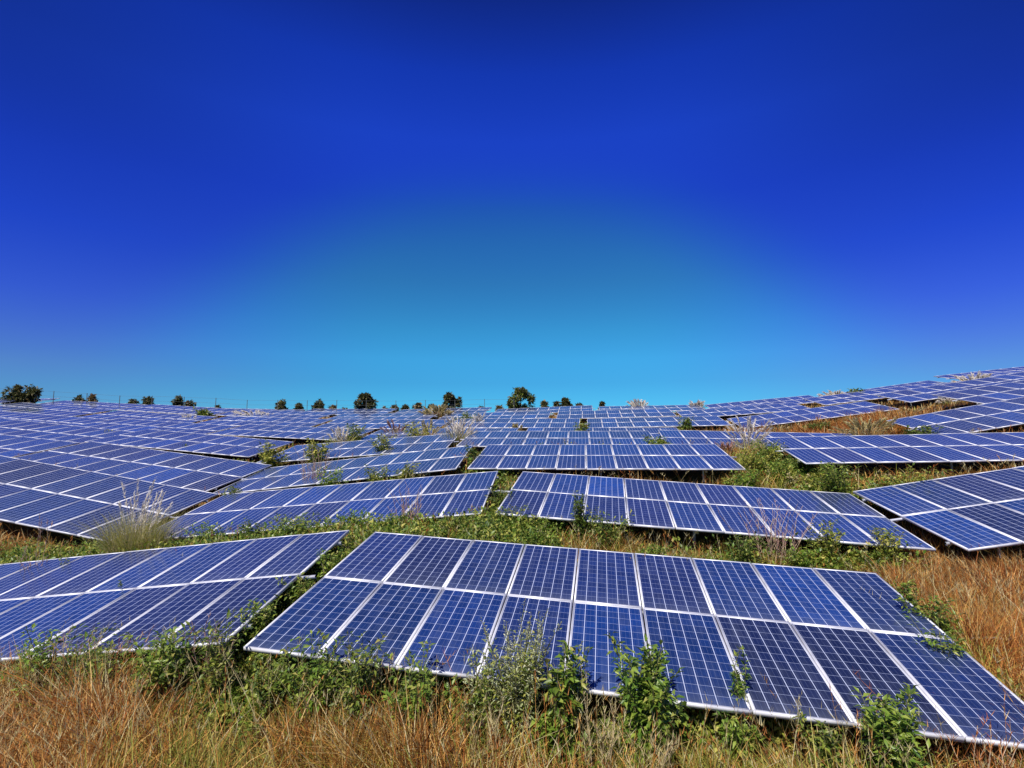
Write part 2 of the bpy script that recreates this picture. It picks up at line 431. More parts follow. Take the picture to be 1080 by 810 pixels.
# ------------------------------------------------------------------ solar tables
FW, FT = .024, .050        # frame face width, frame depth
HW, HL = PW / 2 - .009, PH / 2 - .006
def frame_boxes():
    return [(-HW, HW, -HL, -HL + FW, -FT, 0), (-HW, HW, HL - FW, HL, -FT, 0),
            (-HW, -HW + FW, -HL + FW, HL - FW, -FT, 0), (HW - FW, HW, -HL + FW, HL - FW, -FT, 0)]
GV = np.array([[-HW + FW, -HL + FW, -.004], [HW - FW, -HL + FW, -.004], [HW - FW, HL - FW, -.004], [-HW + FW, HL - FW, -.004]])
BV = np.array([[-HW + FW, -HL + FW, -.030], [-HW + FW, HL - FW, -.030], [HW - FW, HL - FW, -.030], [HW - FW, -HL + FW, -.030]])
fv, ff = boxes(frame_boxes())
FRAME_ME = mesh_np('panel_frame', np.r_[fv, BV], np.r_[ff, [[len(fv) + i for i in range(4)]]], [M['frame'], M['back']], mat_idx=[0] * len(ff) + [1])
quad_uv = [[0, 0], [1, 0], [1, 1], [0, 1]]
GLASS_ME = mesh_np('panel_glass', GV, np.array([[0, 1, 2, 3]]), M['glass'], uv=quad_uv)
allv = np.r_[fv, BV, GV]
PANEL_ME = mesh_np('panel', allv, np.r_[ff, [[len(fv) + i for i in range(4)]], [[len(fv) + 4 + i for i in range(4)]]], [M['frame'], M['back'], M['glass']],
                   uv=[[0, 0]] * (4 * (len(ff) + 1)) + quad_uv, mat_idx=[0] * len(ff) + [1, 2])
def c_profile(length, w, h, t=.004):
    return boxes([(-length / 2, length / 2, -w / 2, -w / 2 + t, -h, 0), (-length / 2, length / 2, -w / 2 + t, w / 2, -t, 0), (-length / 2, length / 2, -w / 2 + t, w / 2, -h, -h + t)])
L = COLS * PW
pv, pf = c_profile(L + .10, .05, .06); PURLIN_ME = mesh_np('purlin', pv, pf, M['steel'])
pv, pf = c_profile(L + .50, .04, .05); PURLIN_LONG_ME = mesh_np('purlin_long', pv, pf, M['frame'])
pv, pf = boxes([(-.03, .03, -1.7, 1.7, -.08, 0)]); RAFTER_ME = mesh_np('rafter', pv, pf, M['steel'])
pv, pf = tube([(0, 0, 0), (0, 0, 1)], [.035, .035], 8); POST_ME = mesh_np('post', pv, pf, M['steel'])

TABLES = []                # (centre, u, v) in the survey frame, for keeping plants clear of the glass
def make_table(c, u, v, label, group, near, bare=False):
    c, u, v = (np.array(a, float) for a in (c, u, v))
    u /= np.linalg.norm(u); v -= u * (u @ v); v /= np.linalg.norm(v)
    n = np.cross(u, v)
    TABLES.append((c, u, v, n))
    U, V, N = Wd(u), Wd(v), Wd(n)
    Cw = Vector(W(c[0], c[1], c[2]))
    T = Matrix(((U.x, V.x, N.x, Cw.x), (U.y, V.y, N.y, Cw.y), (U.z, V.z, N.z, Cw.z), (0, 0, 0, 1)))
    down = Matrix.Translation((0, 0, -.75))
    root = empty('solar_table', T @ down)
    tag(root, label, 'solar array', group)
    up = Matrix.Translation((0, 0, .75))
    for j in range(2):
        for i in range(COLS):
            jt = Matrix.Rotation(random.gauss(0, .0022), 4, 'X') @ Matrix.Rotation(random.gauss(0, .0022), 4, 'Y')
            pm = up @ Matrix.Translation(((i - (COLS - 1) / 2) * PW + random.gauss(0, .002), (j - .5) * PH, random.gauss(0, .002))) @ jt
            if near:
                p = link('panel', FRAME_ME, root, pm); link('glass', GLASS_ME, p)
            else:
                link('panel', PANEL_ME, root, pm)
    z0 = .75 - FT - .004
    for k, y in enumerate((-1.45, 0, 1.45)):
        link('purlin', PURLIN_LONG_ME if y == 0 and not bare else PURLIN_ME, root, Matrix.Translation((0, y, z0)))
    Ti = (T @ down).inverted()
    for i in (-3.4, 0, 3.4):
        if near:
            link('rafter', RAFTER_ME, root, Matrix.Translation((i, 0, z0 - .062)))
        for y in ((-1.2, 1.2) if near else (0,)):
            q = c + u * i + v * y - n * (FT + (.146 if near else .064))
            g = float(ground(q[0], q[2])) + .25
            top = Vector(W(*q)); bot = Vector(W(q[0], g, q[2]))
            h = max(.3, top.z - bot.z)
            link('post', POST_ME, root, Ti @ Matrix.Translation((top.x, top.y, top.z - h)) @ Matrix.Diagonal((1, 1, h, 1)))
    return root

NEAR_LABELS = {
 'T1': 'large nearest solar table with wide crisp white frames, weeds along its lower edge',
 'T2': 'solar table at the front left, running off the picture beside the nearest table',
 'T3': 'solar table with pink dry stalks before it, behind the gap of the two front tables',
 'T4': 'solar table right behind the nearest one, dry reddish stalks over its right half',
 'T5': 'solar table rising to the right edge, its corner on the dry rusty grass bank',
 'T6': 'big solar table sloping down behind the pale tall grass tuft',
 'T7': 'solar table directly behind the big left table that slopes down to the right',
 'T13': 'third-row solar table left of the centre gap, green shrubs below it',
 'T8': 'level third-row solar table in the middle with nine upright column lines',
 'T9': 'third-row solar table on the right with deep black shade under its front edge',
 'T12': 'fourth-row solar table left of centre beside the white plume tuft',
 'T14': 'fourth-row solar table directly behind the level middle one',
 'T10': 'fourth-row solar table behind the yellow-green bank, partly hidden by pale stalks',
 'T11': 'solar table rising right from the golden grass bank, its lower row half hidden'}
GROUP = 'solar tables in rows up the hillside'
for k, (c, u, v) in SURVEY.items():
    make_table(c, u, v, NEAR_LABELS[k], GROUP, k in ('T1', 'T2', 'T3', 'T4', 'T5', 'T6', 'T13', 'T8', 'T9'), k == 'T1')
ORD = ['', 'first', 'second', 'third', 'fourth', 'fifth', 'sixth', 'seventh', 'eighth', 'ninth', 'tenth', 'eleventh']
ROWS = {3: (19.4, [-27.8]), 4: (25.2, [-30.4, -20.7]), 5: (31.2, [-47.6, -37.9, -28.2, -18.5, -8.8, .9, 24.0]),
        6: (37.0, [-53.2, -43.6, -34.0, -24.3, -14.7, -5.0, 4.6, 14.3, 24.0]),
        7: (43.0, [-56, -46.3, -36.6, -26.9, -17.2, -7.5, 2.2, 11.9, 21.6, 31.3]),
        8: (48.8, [-42.8, -33.1, -23.4, -13.7, -4.0, 5.7, 15.4, 25.1, 34.6])}
for r, (t, ss) in ROWS.items():
    for i, s in enumerate(ss):
        tt = t + random.uniform(-.25, .25)
        x, z = ST(s, tt)
        y = float(surf(x, z)) + random.uniform(-.06, .06)
        e = 3.0
        xa, za = ST(s - e, tt); xb, zb = ST(s + e, tt)
        du = (float(surf(xb, zb)) - float(surf(xa, za))) / (2 * e) + random.gauss(0, .008)
        xc, zc = ST(s, tt - 2.0); xd, zd = ST(s, tt + 2.0)
        slope = (float(surf(xd, zd)) - float(surf(xc, zc))) / 4.0
        u = np.array([.99, du, -.14]); v = np.array([.13, min(-.09, .6 * slope - .045) + random.gauss(0, .006), .987])
        if r == 3: lab = 'third-row solar table at the far left picture edge'
        elif r == 4: lab = ['fourth-row solar table cut by the left picture edge', 'fourth-row solar table behind the left pair, sloping down to the right'][i]
        else:
            side = 'small distant' if r < 7 else 'tiny skyline' if r == 8 else 'tiny distant'
            lab = f'{side} solar table in the {ORD[r]} row uphill, {ORD[i + 1]} from the left in that row'
        make_table((x, y, z), u, v, lab, GROUP, False)
# ------------------------------------------------------------------ plants: helpers
def at(px, z):                      # survey x of something seen at that column at depth z
    return (px - 540.0) / F_PX * z
def low_edge_z(key, px, back=0.0):  # depth of a table's lower edge in that column
    c, u, v = (np.array(a, float) for a in SURVEY[key])
    k = np.linspace(-4.55, 4.55, 200)
    P = c + np.outer(k, u) - v * (1.97 + back)
    return float(np.interp(px, 540 + F_PX * P[:, 0] / P[:, 2], P[:, 2]))
UPF = np.array([0, -CA, SA])
TC = np.array([t[0] for t in TABLES]); TU = np.array([t[1] for t in TABLES]); TV = np.array([t[2] for t in TABLES]); TN = np.array([t[3] for t in TABLES])
def clearance(x, z, pad=.06):
    """free height above the soil (inf in the open) and how far in from the table's edge"""
    P = np.stack([x, ground(x, z), z], -1)
    free = np.full(len(P), np.inf); inside = np.zeros(len(P))
    for c, u, v, n in zip(TC, TU, TV, TN):
        m = np.nonzero((np.abs(P[:, 0] - c[0]) < 6) & (np.abs(P[:, 2] - c[2]) < 4))[0]
        if not len(m): continue
        q = P[m]
        t = ((c - q) @ n) / (UPF @ n)
        h = q + t[:, None] * UPF - c
        a = 4.55 + pad - np.abs(h @ u); b = 1.98 + pad - np.abs(h @ v)
        ok = (a > 0) & (b > 0)
        free[m[ok]] = np.minimum(free[m[ok]], np.maximum(t[ok], 0)); inside[m[ok]] = np.minimum(a, b)[ok]
    return free, inside
def blades(base, h, az, lean, curve, w, twist=None, segs=3):
    """curved grass blades; base (n,3) world"""
    n = len(h)
    d = np.stack([np.cos(az), np.sin(az), np.zeros(n)], -1)
    fa = az + math.pi / 2 + (rng.uniform(-1.2, 1.2, n) if twist is None else twist)
    s = np.stack([np.cos(fa), np.sin(fa), np.zeros(n)], -1)
    V = np.empty((n, (segs + 1) * 2, 3))
    for k in range(segs + 1):
        t = k / segs
        out = (lean * t + curve * t * t) * h
        up = h * t * np.sqrt(np.maximum(.15, 1 - (lean * .6 + curve * t * .6) ** 2))
        p = base + d * out[:, None]; p[:, 2] += up
        ww = w * (1 - t) ** .6 * .5 + w * .06
        V[:, 2 * k] = p - s * ww[:, None]; V[:, 2 * k + 1] = p + s * ww[:, None]
    f = np.array([[2 * k, 2 * k + 1, 2 * k + 3, 2 * k + 2] for k in range(segs)])
    F = (np.arange(n)[:, None, None] * (segs + 1) * 2 + f[None]).reshape(-1, 4)
    return V.reshape(-1, 3), F
def leaves(P, D, L_, Wr=.42, fold=.25, droop=.25):
    """pointed leaves folded along the midrib; five vertices each"""
    n = len(P)
    D = D / (np.linalg.norm(D, axis=1, keepdims=True) + 1e-9)
    up = np.array([0, 0, 1.0]) + rng.normal(0, .35, (n, 3))
    S = np.cross(D, up); S /= (np.linalg.norm(S, axis=1, keepdims=True) + 1e-9)
    N = np.cross(S, D)
    L_ = np.broadcast_to(L_, (n,))[:, None]; Wd_ = L_ * Wr * .5
    tip = P + D * L_ - N * L_ * droop
    mid = P + D * L_ * .5 - N * L_ * droop * .2
    l = P + D * L_ * .42 - S * Wd_ + N * L_ * fold * .3
    r = P + D * L_ * .42 + S * Wd_ + N * L_ * fold * .3
    V = np.stack([P, l, tip, r, mid], 1).reshape(-1, 3)
    f = np.array([[0, 4, 1], [4, 2, 1], [0, 3, 4], [4, 3, 2]])
    F = (np.arange(n)[:, None, None] * 5 + f[None]).reshape(-1, 3)
    return V, F
def rdir(n, zlo=-.2, zhi=1.0):
    a = rng.uniform(0, 2 * math.pi, n); z = rng.uniform(zlo, zhi, n); r = np.sqrt(np.maximum(0, 1 - z * z))
    return np.stack([r * np.cos(a), r * np.sin(a), z], -1)
def fnoise(x, z, sc, seed=0):
    """cheap smooth noise in 0..1"""
    r = np.random.default_rng(seed); o = 0
    for k in range(6):
        a = r.uniform(0, 2 * math.pi); f = sc * r.uniform(.6, 1.8)
        o = o + np.sin((x * math.cos(a) + z * math.sin(a)) * f + r.uniform(0, 6.28))
    return .5 + o / 8

# where green cover takes over from dry grass: x, z, rx, rz, strength
GREEN = [(-4.0, 11.9, 4.6, 1.1, 1.0), (-.2, 11.2, 1.1, 1.0, .9), (-3.2, 8.6, .8, 2.2, 1.0), (-9.5, 12.3, 3.0, 1.0, .8), (.3, 13.2, .7, 2.2, .9),
         (-6.5, 17.9, 4.0, .7, .7), (-.9, 18.6, .8, 2.0, .9), (9.2, 17.3, 1.2, 2.4, .62), (9.5, 14.7, 2.2, .7, .7), (11.8, 14.3, 1.6, .6, .7),
         (6.6, 10.6, 1.6, .35, .4), (-7, 23.4, 5, .6, .6), (2, 22.6, 5, .5, .4), (6.0, 7.3, .5, 1.4, .6), (-14, 12.4, 3, 1, .3),
         (-2.0, 6.45, 2.0, .30, 1.0), (-6.4, 7.35, 2.2, .34, .95), (-4.3, 6.9, .8, .4, .9), (1.0, 5.85, 2.0, .25, .8), (3.6, 5.05, 1.2, .25, .5), (10, 27.5, 3, 1, .4), (-14, 24.2, 3, .7, .7), (-9, 23.6, 2.5, .6, .8), (3.5, 22.8, 3, .5, .8), (-12, 28.5, 6, .8, .5), (-3, 34, 6, .8, .4), (5, 40, 6, .8, .3), (-16, 40, 6, .8, .4)]
def greenness(x, z):
    g = np.zeros_like(x)
    for a, b, ra, rb, s in GREEN:
        g = np.maximum(g, s * np.exp(-((x - a) / ra) ** 2 - ((z - b) / rb) ** 2) * 1.25)
    return np.clip(g + .35 * (fnoise(x, z, 1.1, 5) - .55), 0, 1)
YELLOW = [(2.2, 4.9, 2.2, .5, 1.0), (3.8, 4.8, 1.6, .35, .7), (-11.2, 11.6, 3, 1.1, .8), (9.2, 16.5, 1.8, 2.4, .9), (3.0, 11.0, 3.4, .8, .6), (-3, 5.1, .9, .4, .7), (-.6, 4.8, .9, .3, .4), (-.8, 14.2, .8, .5, .6)]
def yellowness(x, z):
    g = np.zeros_like(x)
    for a, b, ra, rb, s in YELLOW:
        g = np.maximum(g, s * np.exp(-((x - a) / ra) ** 2 - ((z - b) / rb) ** 2) * 1.2)
    return np.clip(g + .2 * (fnoise(x, z, 1.6, 9) - .5), 0, 1)
RUST = [(7.0, 7.8, 2.2, 3.0, .5), (9.2, 9.5, 2, 1.2, .5), (17.5, 28.8, 4.5, 2.6, 1.1), (-12.5, 11.9, 2.0, .7, .8), (-5.5, 5.6, 1.5, .6, .4), (11.5, 28.2, 3.2, 1.2, .7)]
def rustiness(x, z):
    g = np.zeros_like(x)
    for a, b, ra, rb, s in RUST:
        g = np.maximum(g, s * np.exp(-((x - a) / ra) ** 2 - ((z - b) / rb) ** 2))
    return np.clip(g, 0, 1)

# ------------------------------------------------------------------ dry grass over the whole slope
def scatter(x0, x1, z0, z1, n):
    x = rng.uniform(x0, x1, n); z = rng.uniform(z0, z1, n)
    k = np.abs(x) < z * 1.0 + 5.0
    return x[k], z[k]
grass_V, grass_F, grass_M = [], [], []
def grow(x, z, hlo, hhi, w, keep_green=.25, edge=.9, dens=1.0):
    g = greenness(x, z); free, ins = clearance(x, z)
    cl = np.clip(.55 * fnoise(x, z, 2.6, 11) + .55 * fnoise(x, z, 7.5, 12), 0, 1)
    k = (rng.random(len(x)) < (1 - (1 - keep_green) * g) * np.clip(-.45 + 2.5 * cl, .05, 1) * dens) & ((ins < edge * rng.random(len(x)) ** 1.5) | (ins == 0))
    x, z, g, free, cl = x[k], z[k], g[k], free[k], cl[k]
    h = rng.uniform(hlo, hhi, len(x)) * (.30 + 1.15 * cl ** 1.3) * rng.uniform(.6, 1.15, len(x)) * (1 - .35 * g)
    y_ = yellowness(x, z); r_ = rustiness(x, z)
    h *= 1 - .25 * y_ * (z < 8) + .5 * y_ * (z > 13)
    h *= 1 - .45 * np.exp(-((z - np.where(x < -2.9, 7.1 - .12 * (x + 3), 6.1 - .2 * x)) / .55) ** 2) * (x < 3.5) * (z < 8.5)
    h = np.minimum(h, np.maximum(free - .12, .05))
    base = G(x, z); base[:, 2] -= .02
    # stalks lean in drifts
    az = 2.2 * fnoise(x, z, .8, 21) * math.pi + rng.normal(0, 1.7, len(x))
    lean = np.abs(rng.normal(.18, .22, len(x))); tang = rng.random(len(x)) < .22; lean[tang] += rng.uniform(.3, 1.3, tang.sum())
    V, F = blades(base, h, az, lean, rng.uniform(-.1, .85, len(x)), w * rng.uniform(.6, 1.5, len(x)))
    u = rng.random(len(x))
    mi = np.where(u < y_ * .9, 2, np.where(rng.random(len(x)) < r_ * .75, 1, np.where(rng.random(len(x)) < .10 + .35 * np.clip(fnoise(x, z, 1.3, 77) - .35, 0, 1), 3, 0)))
    mi = np.where(rng.random(len(x)) < g * .8, 2, mi)
    off = sum(len(v) for v in grass_V)
    grass_V.append(V); grass_F.append(F + off); grass_M.append(np.repeat(mi, 3))
grow(*scatter(-12, 13.5, 3.2, 8.0, 205000), .40, .85, .0095)
grow(*scatter(-17, 18, 7.5, 13.5, 185000), .28, .55, .011)
grow(*scatter(5, 15, 5.0, 11.0, 70000), .30, .60, .0095, dens=1.2)
grow(*scatter(-28, 29, 13, 24, 175000), .22, .50, .017)
grow(*scatter(-60, 52, 24, 57, 160000), .22, .46, .04, edge=.6)
grow(*scatter(10, 22, 26.0, 31.5, 36000), .38, .78, .034)
def seed_stalks(x0, x1, z0, z1, n, hlo, hhi, w):
    """taller bent stalks that carry a ragged seed head"""
    x, z = scatter(x0, x1, z0, z1, n)
    free, ins = clearance(x, z); k = (ins == 0) & (rng.random(len(x)) < np.clip(2.2 * fnoise(x, z, 1.7, 31) - .5, 0, 1)); x, z = x[k], z[k]
    n = len(x); b = G(x, z); h = rng.uniform(hlo, hhi, n); az = rng.uniform(0, 2 * math.pi, n); lean = np.abs(rng.normal(.15, .25, n)); cu = rng.uniform(0, .7, n)
    V, F = blades(b, h, az, lean, cu, np.full(n, w), segs=4)
    tips = V.reshape(n, 10, 3)[:, 8:].mean(1); prev = V.reshape(n, 10, 3)[:, 6:8].mean(1)
    off = sum(len(v) for v in grass_V); mi = np.where(rng.random(n) < .55, 3, np.where(rng.random(n) < .5, 0, 1))
    grass_V.append(V); grass_F.append(F + off); grass_M.append(np.repeat(mi, 4)); off += len(V)
    m_ = 9; idx = np.repeat(np.arange(n), m_); t = rng.random(len(idx))[:, None]
    P = prev[idx] * (1 - t) + tips[idx] * t; d = rdir(len(idx), -.1, 1)
    V, F = blades(P, rng.uniform(.03, .10, len(idx)), np.arctan2(d[:, 1], d[:, 0]), rng.uniform(.2, .9, len(idx)), np.zeros(len(idx)), np.full(len(idx), w * .9), segs=1)
    grass_V.append(V); grass_F.append(F + off); grass_M.append(np.repeat(mi[idx], 1))
seed_stalks(-8, 9.5, 4.0, 8.5, 5200, .55, 1.0, .007)
seed_stalks(-12, 13, 8.5, 13.5, 2600, .45, .8, .009)
seed_stalks(-22, 22, 13.5, 25, 2600, .45, .8, .016)
V = np.concatenate(grass_V); F = np.concatenate(grass_F)
tag(link('dry_grass', mesh_np('dry_grass', V, F, [M['dry'], M['red'], M['yellowgreen'], M['straw']], mat_idx=np.concatenate(grass_M))),
    'dry orange brown grass over the slope between the solar tables', 'grass', kind='stuff')

# green creeping cover between the tables
def cover():
    VV, FF, MI, off = [], [], [], 0
    def clumps(x, z, size, leaf, per):
        nonlocal off
        g = greenness(x, z); free, ins = clearance(x, z)
        k = (rng.random(len(x)) < np.clip(g * 1.9 - .25, 0, 1)) & (ins < .7)
        x, z, free = x[k], z[k], free[k]
        b = G(x, z)
        r = rng.uniform(.6, 1.3, len(x)) * size; hh = np.minimum(r * rng.uniform(.7, 1.6, len(x)), np.maximum(free - .15, .08))
        n = np.full(len(x), per)
        idx = np.repeat(np.arange(len(x)), n)
        d = rdir(len(idx), 0.0, 1.0); rad = rng.random(len(idx)) ** .4
        P = b[idx] + np.stack([d[:, 0] * r[idx] * rad, d[:, 1] * r[idx] * rad, d[:, 2] * hh[idx] * rad + .03], -1)
        D = d + rng.normal(0, .6, d.shape)
        v, f = leaves(P, D, leaf * rng.uniform(.6, 1.35, len(P)), .55)
        VV.append(v); FF.append(f + off); off += len(v)
        tone = rng.random(len(x)); mi = np.where(tone < .40, 0, np.where(tone < .68, 1, np.where(tone < .80, 2, 3)))
        MI.append(np.repeat(mi[idx], 4))
    clumps(*scatter(-12, 9, 5, 9.6, 5200), .22, .078, 46)
    clumps(*scatter(-13, 9, 9.6, 13.8, 8500), .40, .088, 62)
    clumps(*scatter(-22, 20, 13, 25, 9000), .33, .115, 34)
    clumps(*scatter(-55, 45, 25, 52, 9000), .45, .24, 16)
    return mesh_np('green_ground_cover', np.concatenate(VV), np.concatenate(FF), [M['green'], M['bright'], M['dark'], M['yellowgreen']], mat_idx=np.concatenate(MI))
tag(link('green_ground_cover', cover()), 'low green leafy weeds creeping between the solar tables', 'ground cover', kind='stuff')

# ------------------------------------------------------------------ single plants
def stand(name, x, z, label, cat, group=None, sink=.03):
    p = G(x, z)
    o = empty(name, Matrix.Translation((p[0], p[1], p[2] - sink)))
    return tag(o, label, cat, group, 'thing')
def stem_path(r, h, n=5, wob=.04, a=None):
    a = random.uniform(0, 2 * math.pi) if a is None else a
    out = []
    for k in range(n):
        t = k / (n - 1)
        out.append((math.cos(a) * r * t ** 1.3 + random.gauss(0, wob) * t, math.sin(a) * r * t ** 1.3 + random.gauss(0, wob) * t, h * t * (1 - .08 * t)))
    return np.array(out)
def on_path(p, t):
    q = np.asarray(t) * (len(p) - 1); i = np.minimum(q.astype(int), len(p) - 2); f = (q - i)[:, None]
    return p[i] * (1 - f) + p[i + 1] * f, p[i + 1] - p[i]
def make_bush(name, x, z, h, w, label, cat, mats=('green', 'bright'), leaf=.08, nst=10, per=34, lo=.15, stemr=.008, Wr=.42, group=None, open_=.12, droop=.3):
    root = stand(name, x, z, label, cat, group)
    st, LV, LF, LM, off = [], [], [], [], 0
    nst = int(nst * 1.9); per = int(per * 1.6); lo = min(lo, .06) if lo < .3 else lo; leaf = leaf * 1.02; h = h * 1.16; w = w * 1.12
    for k in range(nst):
        hh = h * (random.uniform(.45, 1.0) if k else 1.0); rr = w * .5 * random.uniform(.15, 1.0)
        p = stem_path(rr, hh, 5, .03 * h)
        st.append(tube(p, np.linspace(stemr, stemr * .35, 5), 4))
        t = rng.uniform(lo, 1, per); P, T = on_path(p, t)
        d = rdir(per, -.5, .9)
        P = P + d * (open_ * w * .5 * rng.uniform(.1, 1, (per, 1)) * (1.25 - t[:, None]))
        v, f = leaves(P, d + np.array([0, 0, .15]), leaf * rng.uniform(.55, 1.25, per), Wr, droop=droop)
        LV.append(v); LF.append(f + off); off += len(v)
        LM.append(np.full(len(f), random.choice([0, 0, 1]) if len(mats) > 1 else 0))
    v, f = merge(st)
    link('stems', mesh_np('stems', v, f, M['stem']), root)
    link('foliage_or_twigs', mesh_np('foliage_or_twigs', np.concatenate(LV), np.concatenate(LF), [M[a] for a in mats], mat_idx=np.concatenate(LM)), root)
    return root
def make_feathery(name, x, z, h, w, label, cat):
    """tall grey-green weed with fine leaves and feathery grey tops"""
    root = stand(name, x, z, label, cat)
    st, LV, LF, off = [], [], [], 0; PV, PF, po = [], [], 0
    h *= 1.24
    for k in range(46):
        hh = h * random.uniform(.5, 1.0); rr = w * .5 * random.uniform(.1, 1.0)
        p = stem_path(rr, hh, 6, .03)
        st.append(tube(p, np.linspace(.009, .003, 6), 4))
        n = 80; t = rng.uniform(.12, .8, n); P, T = on_path(p, t)
        d = rdir(n, -.2, .9); P = P + d * rng.uniform(.01, .09, (n, 1))
        v, f = leaves(P, d, .055 * rng.uniform(.5, 1.5, n), .34); LV.append(v); LF.append(f + off); off += len(v)
        n = 60; t = rng.uniform(.66, 1, n); P, T = on_path(p, t)
        d = rdir(n, .1, 1); P = P + d * (rng.uniform(.0, .055, (n, 1)) * (1.5 - t[:, None]))
        v, f = leaves(P, d, .03 * rng.uniform(.5, 1.3, n), .4); PV.append(v); PF.append(f + po); po += len(v)
    v, f = merge(st); link('stems', mesh_np('stems', v, f, M['stem']), root)
    link('foliage_or_twigs', mesh_np('foliage_or_twigs', np.concatenate(LV), np.concatenate(LF), [M['green'], M['yellowgreen'], M['grey']], mat_idx=np.repeat(rng.integers(0, 3, sum(len(a) for a in LF) // 4), 4)), root)
    link('flower_plumes', mesh_np('flower_plumes', np.concatenate(PV), np.concatenate(PF), M['grey']), root)
    return root
def make_tuft(name, x, z, h, w, label, cat, blade_mats=('yellowgreen', 'straw'), n=700, plume_n=0, plume_h=1.5, plume_mat='plume', bw=.010, group=None):
    root = stand(name, x, z, label, cat, group)
    a = rng.uniform(0, 2 * math.pi, n); r0 = rng.random(n) ** .6 * w * .27
    base = np.stack([np.cos(a) * r0, np.sin(a) * r0, np.zeros(n)], -1)
    hh = h * rng.uniform(.5, 1.05, n)
    V, F = blades(base, hh, a + rng.normal(0, .5, n), rng.uniform(.02, .35, n), rng.uniform(-.1, .65, n) * min(1.2, w / max(h, .1)), bw * rng.uniform(.6, 1.4, n), segs=4)
    link('leaf_blades', mesh_np('leaf_blades', V, F, [M[m_] for m_ in blade_mats], mat_idx=np.repeat(rng.integers(0, len(blade_mats), n), 4)), root)
    if plume_n:
        st, PV, PF, po = [], [], [], 0
        for k in range(plume_n):
            p = stem_path(w * .5 * random.uniform(.1, 1), h * plume_h * random.uniform(.5, 1.0), 6, .02)
            st.append(tube(p, np.linspace(.003, .0015, 6) * (1 + bw * 18), 3))
            m_ = 60; t = rng.uniform(.66, 1, m_); P, T = on_path(p, t)
            d = T / np.linalg.norm(T, axis=1, keepdims=True) + rng.normal(0, .13, (m_, 3))
            v, f = leaves(P + rng.normal(0, .010 + bw * .28, (m_, 3)), d, (.07 + bw * 4) * rng.uniform(.5, 1.3, m_), .17); PV.append(v); PF.append(f + po); po += len(v)
        v, f = merge(st); link('flower_stalks', mesh_np('flower_stalks', v, f, M['drystem']), root)
        link('flower_plumes', mesh_np('flower_plumes', np.concatenate(PV), np.concatenate(PF), M[plume_mat]), root)
    return root
def make_stalks(name, x, z, h, w, label, cat, mat='pink', n=16, group=None, thick=.0045):
    """thin leafless dry stalks with short side twigs"""
    root = stand(name, x, z, label, cat, group)
    st, TV, TF, to = [], [], [], 0
    for k in range(n):
        p = stem_path(w * .5 * random.uniform(.1, 1), h * random.uniform(.5, 1.0), 6, .035)
        p[:, 0] += random.gauss(0, w * .13); p[:, 1] += random.gauss(0, w * .08)
        st.append(tube(p, np.linspace(thick, thick * .4, 6), 3))
        m_ = 26; t = rng.uniform(.3, 1, m_); P, T = on_path(p, t)
        d = rdir(m_, .1, .9)
        V, F = blades(P, rng.uniform(.05, .2, m_) * (1.3 - t), np.arctan2(d[:, 1], d[:, 0]), rng.uniform(.3, .9, m_), rng.uniform(-.2, .3, m_), np.full(m_, thick * 1.5), segs=2)
        TV.append(V); TF.append(F + to); to += len(V)
    v, f = merge(st); link('stalks', mesh_np('stalks', v, f, M['drystem']), root)
    link('foliage_or_twigs', mesh_np('foliage_or_twigs', np.concatenate(TV), np.concatenate(TF), M[mat]), root)  # this part is the stalks' loose bare side twigs, not leaves
    return root
def hgt(px, z, ytop):                # height of a plant whose top is seen at image row ytop
    x = at(px, z)
    return max(.12, (float(ground(x, z)) - (ytop - 405.0) / F_PX * z) * 1.0)

T1z = lambda px, d=.32: low_edge_z('T1', px) - d
T2z = lambda px, d=.32: low_edge_z('T2', px) - d
